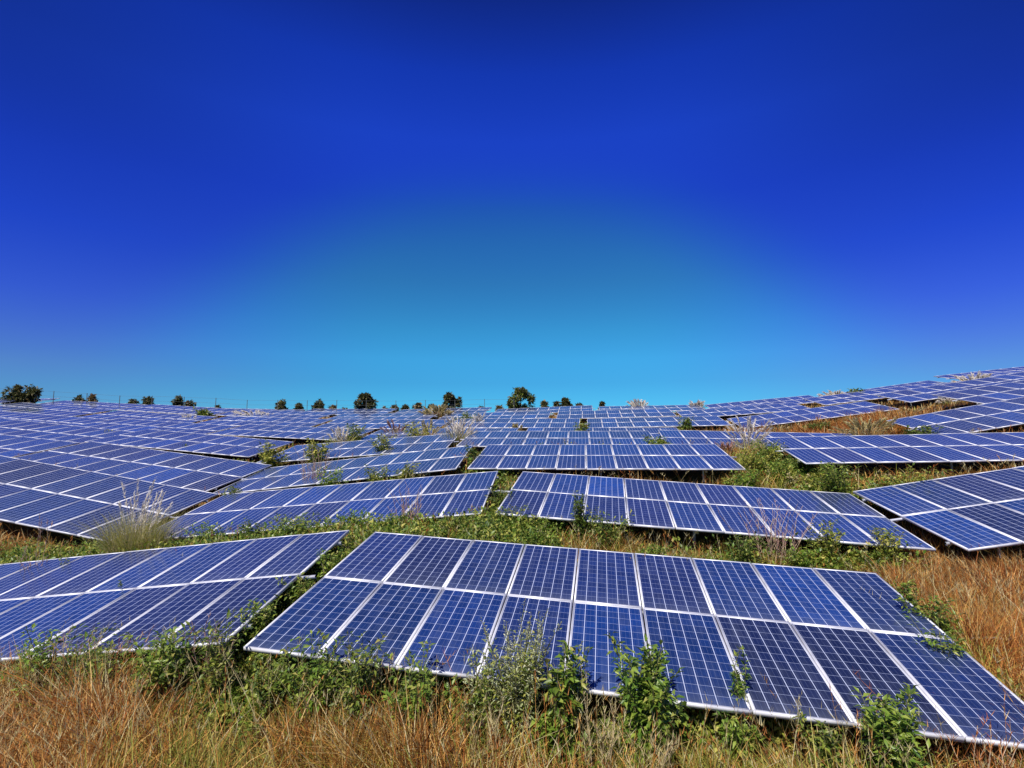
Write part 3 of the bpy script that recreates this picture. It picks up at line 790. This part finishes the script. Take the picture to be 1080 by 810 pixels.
# along the front of the nearest tables -------------------------------------------------
WG = 'leafy weeds along the lower edges of the front tables'
z = T1z(545, .30); make_feathery('tall_weed', at(545, z), z, hgt(545, z, 657), 1.02, 'tall grey-green weed with feathery tops covering a column of the nearest table', 'weed')
front = [  # px, z, ytop, width m, mats, leaf, stems, leaves per stem, label
    (592, T1z(592, .36), 694, .46, ('bright', 'green'), .11, 10, 30, 'glossy bright green weed hugging the right side of the feathery tall weed'),
    (607, T1z(607, .18), 688, .34, ('grey', 'green'), .06, 9, 40, 'slim grey-green weed between the feathery weed and the broad-leaved bush'),
    (681, T1z(681, .25), 690, .74, ('bright', 'green'), .095, 26, 46, 'broad-leaved bright bush over the lower edge, below the fifth table column line'),
    (948, T1z(948, .25), 742, .66, ('bright', 'green'), .085, 24, 44, 'broad-leaved weed near the lower right corner of the nearest table'),
    (500, T1z(500, .40), 696, .55, ('green', 'grey'), .06, 11, 44, 'pale green weed to the left of the feathery tall weed'),
    (436, T1z(436, .40), 692, .75, ('green', 'bright'), .075, 13, 38, 'leafy yellow-green bush under the third column of the nearest table'),
    (376, T1z(376, .38), 676, .72, ('green', 'dark'), .07, 13, 40, 'green leafy bush under the second column of the nearest table'),
    (325, T1z(325, .38), 676, .72, ('bright', 'green'), .075, 12, 38, 'green bush under the first column of the nearest table'),
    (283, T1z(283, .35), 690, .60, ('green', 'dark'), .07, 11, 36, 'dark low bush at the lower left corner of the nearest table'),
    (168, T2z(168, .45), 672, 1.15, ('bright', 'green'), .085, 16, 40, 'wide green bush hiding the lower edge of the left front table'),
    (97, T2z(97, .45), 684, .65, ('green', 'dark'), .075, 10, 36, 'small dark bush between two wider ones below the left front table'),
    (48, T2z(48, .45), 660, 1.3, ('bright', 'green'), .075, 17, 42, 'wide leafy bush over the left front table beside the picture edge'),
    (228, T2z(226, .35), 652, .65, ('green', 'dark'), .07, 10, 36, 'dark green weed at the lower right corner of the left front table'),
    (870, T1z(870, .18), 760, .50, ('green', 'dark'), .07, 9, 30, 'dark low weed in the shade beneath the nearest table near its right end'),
    (780, T1z(780, .10), 752, .50, ('bright', 'green'), .07, 9, 30, 'green low weed in the shade under the seventh column of the nearest table')]
for px, z, yt, w, mats, leaf, ns, per, lab in front:
    make_bush('leafy_weed', at(px, z), z, hgt(px, z, yt), w, lab, 'weed', mats, leaf, ns, per, group=WG, open_=.35)
# sprouts that come up through the gaps of the glass
z = T1z(783, -.18); make_bush('weed_sprout', at(783, z), z, hgt(783, z, 688), .17, 'leafy sprout poking up through a gap near the bottom of the nearest table', 'weed', ('bright', 'green'), .06, 6, 16, lo=.72, open_=.5)
z = 9.05; make_bush('weed_sprout', at(124, z), z, hgt(124, z, 615), .10, 'tiny sprout on the middle rail of the left front table', 'weed', ('dark',), .05, 4, 9, lo=.86, open_=.5)
z = 10.9; make_bush('weed_sprout', at(61, z), z, hgt(61, z, 588), .22, 'small weed at the top edge of the left front table', 'weed', ('green',), .06, 5, 14, lo=.6, open_=.5)
z = 11.4; make_bush('weed_sprout', at(262, z), z, hgt(262, z, 565), .35, 'small dark weed at the top edge of the left front table, further right', 'weed', ('dark', 'green'), .06, 7, 20, lo=.4, open_=.4)
# between the two front tables
for px, z, yt, w, lab in [(312, 8.4, 610, .55, 'green bush halfway up the gap between the two front tables'),
                          (345, 9.3, 580, .60, 'green bush at the upper end of the gap between the two front tables'),
                          (268, 7.4, 636, .50, 'green bush at the lower end of the gap between the two front tables')]:
    make_bush('leafy_weed', at(px, z), z, min(hgt(px, z, yt), .95), w, lab, 'weed', ('green', 'bright'), .075, 12, 36, open_=.35)
# on the right bank beside the nearest table
for px, z, yt, w, lab in [(1005, 6.75, 648, .60, 'green weed on the right bank beside the middle rail of the nearest table'),
                          (985, 7.6, 628, .55, 'yellow-green weed up the right bank beside the top row of the nearest table'),
                          (950, 8.6, 612, .38, 'little green weed near the upper right corner of the nearest table')]:
    make_bush('leafy_weed', at(px, z), z, min(hgt(px, z, yt), .95), w * 1.3, lab, 'weed', ('green', 'bright'), .08, 14, 36, open_=.4)
# second row ---------------------------------------------------------------------------
SG = 'green shrubs between the first and second rows'
T4z = lambda px, d=.25: low_edge_z('T4', px) - d
T3z = lambda px, d=.25: low_edge_z('T3', px) - d
for px, z, yt, w, mats, lab in [
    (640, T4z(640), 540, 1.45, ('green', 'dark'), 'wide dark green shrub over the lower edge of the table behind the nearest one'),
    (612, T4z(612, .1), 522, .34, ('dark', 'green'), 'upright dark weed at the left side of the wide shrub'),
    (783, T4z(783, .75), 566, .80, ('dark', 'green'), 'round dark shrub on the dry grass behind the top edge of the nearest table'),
    (872, T4z(872, .15), 552, .95, ('yellowgreen', 'green'), 'yellow-green shrub with upright leaves under the dry reddish stalks'),
    (938, T4z(938, .05), 558, .80, ('yellowgreen', 'green'), 'loose yellow-green weed at the lower right corner of the second-row table'),
    (846, T4z(846, .8), 580, .50, ('bright', 'green'), 'small bright weed right of the round dark shrub'),
    (690, T4z(690, .9), 575, .60, ('bright', 'green'), 'small bright weed left of the round dark shrub'),
    (425, T3z(425), 541, .9, ('green', 'bright'), 'green bush at the foot of the pink dry stalks'),
    (375, T3z(375), 540, 1.0, ('bright', 'green'), 'bright green bush left of the pink dry stalks'),
    (310, T3z(310), 543, 1.1, ('green', 'bright'), 'green bush along the lower edge of the left second-row table'),
    (262, T3z(262), 549, .7, ('dark', 'green'), 'dark pointed bush left along the lower edge of the left second-row table'),
    (500, T3z(495, .1), 540, .9, ('bright', 'yellowgreen'), 'lime-green bush under the right end of the left second-row table'),
    (455, 11.2, 556, .8, ('bright', 'green'), 'bright leafy weed behind the upper left corner of the nearest table'),
    (560, T4z(560, .2), 545, .8, ('green', 'yellowgreen'), 'green bush under the left end of the table behind the nearest one'),
    (345, T3z(345, .3), 545, 1.0, ('green', 'bright'), 'leafy bush above the upper right corner of the left front table'),
    (218, T3z(218, .2), 552, 1.0, ('bright', 'green'), 'low green bush right of the pale feathery grass tuft'),
    (540, 12.2, 533, .8, ('green', 'bright'), 'green bush in the gap between the two middle second-row tables'),
    (530, 13.6, 515, .6, ('dark', 'green'), 'dark weed higher up in the gap between the two middle second-row tables'),
    (480, 12.0, 553, .9, ('yellowgreen', 'green'), 'yellow-green bush right of the pink dry stalks')]:
    hcap = hgt(px, z, yt)
    make_bush('shrub', at(px, z), z, min(hcap, 1.3), w, lab, 'shrub', mats, .085, 14, 34, group=SG, open_=.35)
z = 12.75; make_tuft('grass_tuft', at(142, z), z, hgt(142, z, 536), 1.55, 'big pale feathery grass tuft in front of the left sloping table', 'grass tuft', ('yellowgreen', 'straw', 'straw', 'yellowgreen'), 2400, 22, 1.7, 'plume', .007)
z = 12.5; make_stalks('dry_stalks', at(432, z), z, hgt(432, z, 500), 1.0, 'pinkish dry stalks standing in front of the left second-row table', 'dry weed', 'pink', 22, thick=.006)
z = T4z(822, .35); make_stalks('dry_stalks', at(822, z), z, hgt(822, z, 514), 1.6, 'reddish dry stalks over the right half of the table behind the nearest one', 'dry weed', 'pink', 30, thick=.006)
z = 11.0; make_stalks('dry_stalks', at(36, z), z, hgt(36, z, 533), .7, 'thin reddish stalks at the left below the big sloping table', 'dry weed', 'pink', 9, thick=.006)
z = T2z(222, .2); make_stalks('dry_stalks', at(222, z), z, hgt(222, z, 640), .5, 'reddish bent stalks at the corner of the left front table', 'dry weed', 'pink', 10, thick=.005)
z = T1z(1045, .25); make_stalks('dry_stalks', at(1045, z), z, hgt(1045, z, 745), .7, 'rusty dry stalks over the lower right corner of the nearest table', 'dry weed', 'red', 16, thick=.005)
for px, zz, yt, w, lab in [(636, T1z(636, .45), 700, .55, 'pale bare stalks left of the broad-leaved bush at the lower edge'),
                           (515, T1z(515, .55), 712, .7, 'pale bent stalks at the foot of the feathery tall weed'),
                           (700, T1z(700, .55), 742, .5, 'short pale stalks in the yellow-green grass right of the broad-leaved bush')]:
    make_stalks('dry_stalks', at(px, zz), zz, hgt(px, zz, yt), w, lab, 'dry weed', 'straw', 12, thick=.005)
# third row and beyond -----------------------------------------------------------------
TG = 'green shrubs further up the slope'
for px, z, yt, w, mats, lab in [
    (885, 14.9, 489, 1.5, ('green', 'bright'), 'rounded green shrub in the shade below the right third-row table'),
    (958, 14.4, 493, 1.6, ('yellowgreen', 'green'), 'low yellow-green shrub below the right third-row table, nearer the edge'),
    (786, 15.9, 497, 1.1, ('bright', 'green'), 'bright green shrub at the right end of the level middle table'),
    (815, 18.6, 466, 1.6, ('bright', 'yellowgreen'), 'bushy yellow-green growth between the level middle table and the right one'),
    (838, 17.2, 482, 1.1, ('green', 'dark'), 'green shrub along the left edge of the right third-row table'),
    (800, 17.6, 474, 1.3, ('yellowgreen', 'bright'), 'yellow-green bush at the top of the bank, touching the level middle table'),
    (826, 16.4, 487, 1.2, ('bright', 'yellowgreen'), 'lime-green bush halfway down the bank between the third-row tables'),
    (846, 15.6, 500, .9, ('yellowgreen', 'straw'), 'straw-coloured weed at the foot of the bank between the third-row tables'),
    (775, 16.4, 503, .8, ('yellowgreen', 'bright'), 'low lime weed below the right corner of the level middle table'),
    (348, 17.9, 494, .95, ('bright', 'green'), 'round green shrub below the left third-row table'),
    (398, 18.2, 492, .8, ('green', 'yellowgreen'), 'low green shrub below the left third-row table, further right'),
    (428, 18.1, 490, .9, ('yellowgreen', 'green'), 'yellow-green shrub at the lower right of the left third-row table'),
    (243, 17.4, 514, .55, ('dark', 'green'), 'dark tuft at the meeting corner of the big sloping table and its neighbour'),
    (500, 20.1, 472, .8, ('dark', 'green'), 'dark shrub in the gap left of the level middle table'),
    (693, 22.7, 460, 1.2, ('bright', 'green'), 'bright green shrub over the table behind the level middle one'),
    (286, 24.5, 459, 1.5, ('yellowgreen', 'green'), 'yellow-green shrub among the far left tables'),
    (335, 24.3, 460, 1.3, ('yellowgreen', 'green'), 'yellow-green shrub just right of the far left tables'),
    (193, 27.0, 470, .45, ('dark',), 'single dark weed standing on the far left tables'),
    (975, 22.2, 450, 1.6, ('dark', 'green'), 'dark shrub below the table that rises from the golden bank'),
    (860, 29.5, 446, 1.6, ('dark', 'green'), 'dark low shrub left of the golden grass bank'),
    (490, 40.0, 436, 2.2, ('green', 'dark'), 'dark green shrub below the skyline trees')]:
    make_bush('shrub', at(px, z), z, min(hgt(px, z, yt), 1.5), w, lab, 'shrub', mats, .11 if z < 21 else .16, 13, 34, group=TG, open_=.4)
z = 26.9; make_tuft('plume_grass', at(482, z), z, hgt(482, z, 450), 2.0, 'big white plume tuft left of the middle tables', 'grass tuft', ('straw', 'yellowgreen'), 420, 36, 1.6, 'plume', .022)
z = 22.3; make_tuft('plume_grass', at(790, z), z, hgt(790, z, 458), 2.2, 'pale pink and white plumes above the yellow-green bank', 'grass tuft', ('straw', 'yellowgreen'), 420, 34, 2.0, 'plume', .017)
z = 25.2; make_tuft('plume_grass', at(912, z), z, hgt(912, z, 448), 3.0, 'golden grass tuft with pale plumes on the bank below the right hillside', 'grass tuft', ('straw', 'dry'), 700, 40, 1.5, 'straw', .028)
z = 19.4; make_stalks('dry_stalks', at(330, z), z, hgt(330, z, 462), 1.6, 'pink dry stalks among the tables left of the centre', 'dry weed', 'pink', 26, thick=.008)
z = 50.0; make_tuft('plume_grass', at(674, z), z, hgt(674, z, 426), 2.4, 'white plume tuft on the skyline right of the trees', 'grass tuft', ('straw',), 200, 30, 1.4, 'plume', .06)
z = 49.0; make_tuft('plume_grass', at(735, z), z, hgt(735, z, 427), 1.8, 'white plumes on the skyline at the foot of the right hillside', 'grass tuft', ('straw',), 140, 18, 1.5, 'plume', .06)
z = 44.0; make_tuft('plume_grass', at(884, z), z, hgt(884, z, 416), 3.0, 'pale plumes along the crest of the right hillside', 'grass tuft', ('straw', 'dry'), 240, 34, 1.4, 'plume', .055)
z = 37.5; make_tuft('plume_grass', at(1030, z), z, hgt(1030, z, 398), 2.4, 'pale plumes high on the right hillside near the picture edge', 'grass tuft', ('straw', 'dry'), 240, 26, 1.4, 'plume', .05)
z = 47.0; make_tuft('plume_grass', at(272, z), z, hgt(272, z, 432.5) * .8, 4.0, 'wide patch of pale dry plumes below the wire fence', 'grass tuft', ('straw', 'plume'), 500, 50, 1.2, 'plume', .05)
z = 46.0; make_tuft('plume_grass', at(462, z), z, hgt(462, z, 431), 4.0, 'orange dry grass clump at the foot of the skyline trees', 'grass tuft', ('dry', 'straw'), 500, 40, 1.3, 'straw', .06)

EXTRA = [  # small growth seen between the far tables: kind, px, z, ytop, w, label
    ('t', 360, 30.0, 443, 2.0, 'pale dry grass tuft among the far tables left of the white plume tuft'),
    ('t', 418, 33.5, 439, 2.6, 'pinkish dry grass clump far up the slope left of the white plumes'),
    ('t', 452, 31.0, 440, 2.0, 'pale green and straw tuft just left of the white plume tuft'),
    ('t', 503, 38.5, 434, 2.0, 'pale plume tuft far up the slope right of the big white one'),
    ('t', 545, 35.0, 446, 1.2, 'small straw tuft on the far middle tables'),
    ('t', 528, 20.4, 484, .7, 'little straw tuft at the lower left edge of the level middle table'),
    ('t', 200, 42.0, 436, 2.0, 'thin white plumes on the far left tables'),
    ('t', 820, 30.0, 446, 2.2, 'golden tuft in front of the dark gap at the foot of the right hillside'),
    ('t', 955, 29.5, 428, 3.2, 'orange grass mound with pale heads behind the table rising right'),
    ('t', 1000, 31.5, 419, 2.0, 'pale grass tuft part way up the right hillside'),
    ('t', 765, 21.5, 465, 1.6, 'straw tuft at the left foot of the pale pink plumes'),
    ('s', 405, 25.0, 458, 1.3, 'green shrub in front of the fourth-row table left of the white plume tuft'),
    ('s', 372, 31.0, 448, 1.5, 'dark green shrub far up the slope left of the centre'),
    ('s', 440, 29.0, 446, 1.8, 'low yellow-green growth right below the pale straw tuft'),
    ('s', 215, 45.0, 431, 1.5, 'dark small shrub at the end of a far left table'),
    ('s', 118, 30.5, 455, 1.0, 'small green shrub between far left tables'),
    ('s', 35, 42.0, 434, 2.0, 'dark flat shrub below the round tree at the far left'),
    ('s', 725, 33.0, 441, 1.0, 'single dark weed among far tables right of the centre'),
    ('s', 614, 31.5, 446, .9, 'little dark weed between two far middle tables'),
    ('s', 1040, 36.0, 403, 2.4, 'dark shrub in a gap high on the right hillside'),
    ('s', 906, 42.0, 411, 1.6, 'dark little shrub on the crest beside the pale plumes')]
for kind, px, z, yt, w, lab in EXTRA:
    if kind == 't':
        pale = 'pink' if 'pink' in lab else 'straw' if ('gold' in lab or 'straw' in lab or 'orange' in lab) else 'plume'
        make_tuft('plume_grass', at(px, z), z, hgt(px, z, yt) / 1.55, w * .8, lab, 'grass tuft', ('straw', 'dry') if pale != 'plume' else ('straw', 'yellowgreen'), 260, 16, 1.45, pale, .0008 * z, group='tufts of tall grass far up the slope')
    else:
        make_bush('shrub', at(px, z), z, min(hgt(px, z, yt), 1.8), w, lab, 'shrub', ('green', 'dark') if 'dark' in lab else ('yellowgreen', 'green'), .006 * z, 12, 26, group=TG, open_=.4)

# ------------------------------------------------------------------ trees on the skyline
def make_tree(px, z, ytop, wpx, label, mats=('tree',), leafs=520, dens=1.0, name='tree', trunk_show=.22):
    x = at(px, z); h = hgt(px, z, ytop) * .92; w = wpx / F_PX * z
    root = stand(name, x, z, label, 'tree', 'trees along the skyline')
    tr, ends = [], []
    trunk = np.array([(0, 0, -.2), (random.gauss(0, .05), random.gauss(0, .05), h * .3), (random.gauss(0, .1), random.gauss(0, .1), h * .7)])
    tr.append(tube(trunk, [.035 * h, .025 * h, .012 * h], 6))
    nb = 9
    skew = random.uniform(-.25, .25) * w; lob = [random.uniform(.65, 1.1) for _ in range(8)]
    for k in range(nb * 4):
        a = random.uniform(0, 6.283); zz = random.uniform(.10, .97)
        prof = (math.sin(math.pi * min(.97, .16 + .80 * zz))) ** .75
        r = w * .5 * prof * lob[int(a / 6.283 * 8) % 8] * math.sqrt(random.uniform(.05, 1))
        e = np.array([math.cos(a) * r + skew * zz * .4, math.sin(a) * r, h * zz * (.82 + .18 * lob[int(a / 6.283 * 8 + zz * 3) % 8])])
        ends.append(e)
        if k % 4 == 0:
            s = np.array([0, 0, e[2] * .55])
            tr.append(tube([s, (s + e) / 2 + [0, 0, .03 * h], e], [.014 * h, .009 * h, .004 * h], 4))
    v, f = merge(tr); link('trunk', mesh_np('trunk', v, f, M['bark']), root)
    n = int(leafs * 2.6); per = n // len(ends)
    P, D = [], []
    for e in ends:
        rr = w * random.choice([.05, .07, .09, .12, .15]); hh = rr * random.uniform(.7, 1.1)
        d = rdir(per, -.8, 1); q = rng.random((per, 1)) ** .5
        p = e + d * q * np.array([rr, rr, hh]); p[:, 2] = np.minimum(p[:, 2], h * 1.02)
        P.append(p); D.append(d + rng.normal(0, .5, d.shape))
    P = np.concatenate(P); D = np.concatenate(D)
    ls = max(.1, .0048 * z)
    v, f = leaves(P, D, ls * rng.uniform(.6, 1.4, len(P)), .6)
    fm = np.repeat(rng.integers(0, len(mats), len(P)) if len(mats) > 1 else np.zeros(len(P), int), 4)
    link('crown', mesh_np('crown', v, f, [M[m_] for m_ in mats], mat_idx=fm), root)
    return root
TREES = [(17, 46, 402, 31, 'dark round tree on the skyline at the far left', ('tree',), 1500),
    (84, 52, 416, 12, 'small dark bush on the skyline, left half of a pair', ('tree',), 320),
    (96, 52, 415, 15, 'small brownish bush on the skyline, right half of a pair', ('tree', 'brown'), 320),
    (139, 54, 420, 8, 'narrow little tree left of the darker upright one on the skyline', ('tree',), 240),
    (154, 54, 416.5, 13, 'dark upright little tree on the skyline left of the fence corner', ('tree',), 480),
    (187, 54, 416, 14, 'pointed dark little tree on the skyline beside a low brown bush', ('tree',), 420),
    (199, 54, 421, 15, 'low brownish bush beside the pointed little skyline tree', ('brown', 'tree'), 300),
    (229, 54, 427, 7, 'tiny dark bush at the foot of a fence post', ('tree',), 160),
    (297, 55, 420.5, 13, 'dark little tree behind the wire fence, left of a paler round one', ('tree',), 520),
    (313.5, 55, 424, 13, 'round little tree behind the wire fence', ('tree',), 420),
    (337, 55, 421, 13, 'tall narrow little tree right of the round one behind the fence', ('tree',), 480),
    (350, 55, 426, 10, 'small loose bush touching the narrow tree on the skyline', ('tree', 'brown'), 260),
    (386, 54, 414, 24, 'dense round tree standing alone on the skyline left of the centre', ('tree',), 1300),
    (415, 56, 426, 10, 'small grey bush right of the dense round skyline tree', ('tree', 'brown'), 260),
    (427.5, 56, 426, 10, 'small dark square bush on the skyline', ('tree',), 320),
    (441, 56, 423.5, 12, 'small upright tree right of the dark square bush', ('tree', 'brown'), 300),
    (455, 56, 425, 10, 'small bush at the left foot of the tree above the orange grass', ('tree',), 260),
    (476, 54, 413, 25, 'wide dark tree rising behind the orange grass clump', ('tree',), 1200),
    (507, 55, 427, 12, 'low brown bush between the two big skyline trees', ('brown', 'tree'), 260),
    (549, 54, 408.5, 37, 'tallest loose-crowned tree at the middle of the skyline', ('tree', 'tree', 'green'), 1500),
    (574, 55, 422, 11, 'round dark bush just right of the tallest skyline tree', ('tree',), 360),
    (588, 55, 422, 10, 'thin small tree left of a wider one on the skyline', ('tree',), 260),
    (597, 56, 418, 13, 'small tree with an uneven top on the skyline right of the centre', ('tree',), 420),
    (611, 56, 424, 11, 'low bush right of the small uneven skyline tree', ('tree', 'brown'), 260),
    (364, 54, 429.5, 17, 'low flat scrub between the narrow tree and the dense round one', ('tree',), 300),
    (404, 55, 429, 12, 'low dark scrub at the right foot of the dense round tree', ('tree', 'brown'), 200),
    (526, 55, 427, 14, 'low ragged scrub left of the tallest skyline tree', ('tree', 'brown'), 240),
    (635, 55, 421.5, 7, 'tiny lone dark bush on the skyline, rightmost of all', ('tree',), 220)]
for px, z, yt, wpx, lab, mats, nl in TREES:
    make_tree(px, z, yt, wpx, lab, mats, nl, name='tree' if wpx > 20 else 'small_tree')

# ------------------------------------------------------------------ wire fence along the ridge
froot = stand('wire_fence', at(255, 51.5), 51.5, 'thin wire fence with slim posts along the left skyline', 'fence')
fo = np.array(froot.matrix_basis.translation)
fx = np.arange(-52, 2.5, 2.9); tops = []
pv, pf = tube([(0, 0, -.4), (0, 0, 1.75)], [.028, .028], 6); post_me = mesh_np('fence_post', pv, pf, M['fence'])
for x in fx:
    zf = 51.5 - .10 * abs(x + 24) * (x < -24); p = G(x, zf)
    tops.append(p); link('post', post_me, froot, Matrix.Translation(p - fo))
tops = np.array(tops)
for hh in (.35, .8, 1.25, 1.7):
    v, f = tube(tops + [0, 0, hh] - fo, np.full(len(tops), .006), 4); link('wire', mesh_np('fence_wire', v, f, M['fence']), froot)

# ------------------------------------------------------------------ small things on the right bank
z = 7.6; x = at(1052, z); p = G(x, z)
v, f = tube([(-.42, .02, 0), (-.15, 0, .02), (.16, .02, .0), (.45, .05, -.02)], [.014, .018, .017, .012], 7)
tag(link('dry_stick', mesh_np('dry_stick', v, f, M['plume']), None, Matrix.Translation(Vector(p) + Vector((0, 0, .24)))), 'pale bare stick lying on the rusty grass of the right bank', 'stick')
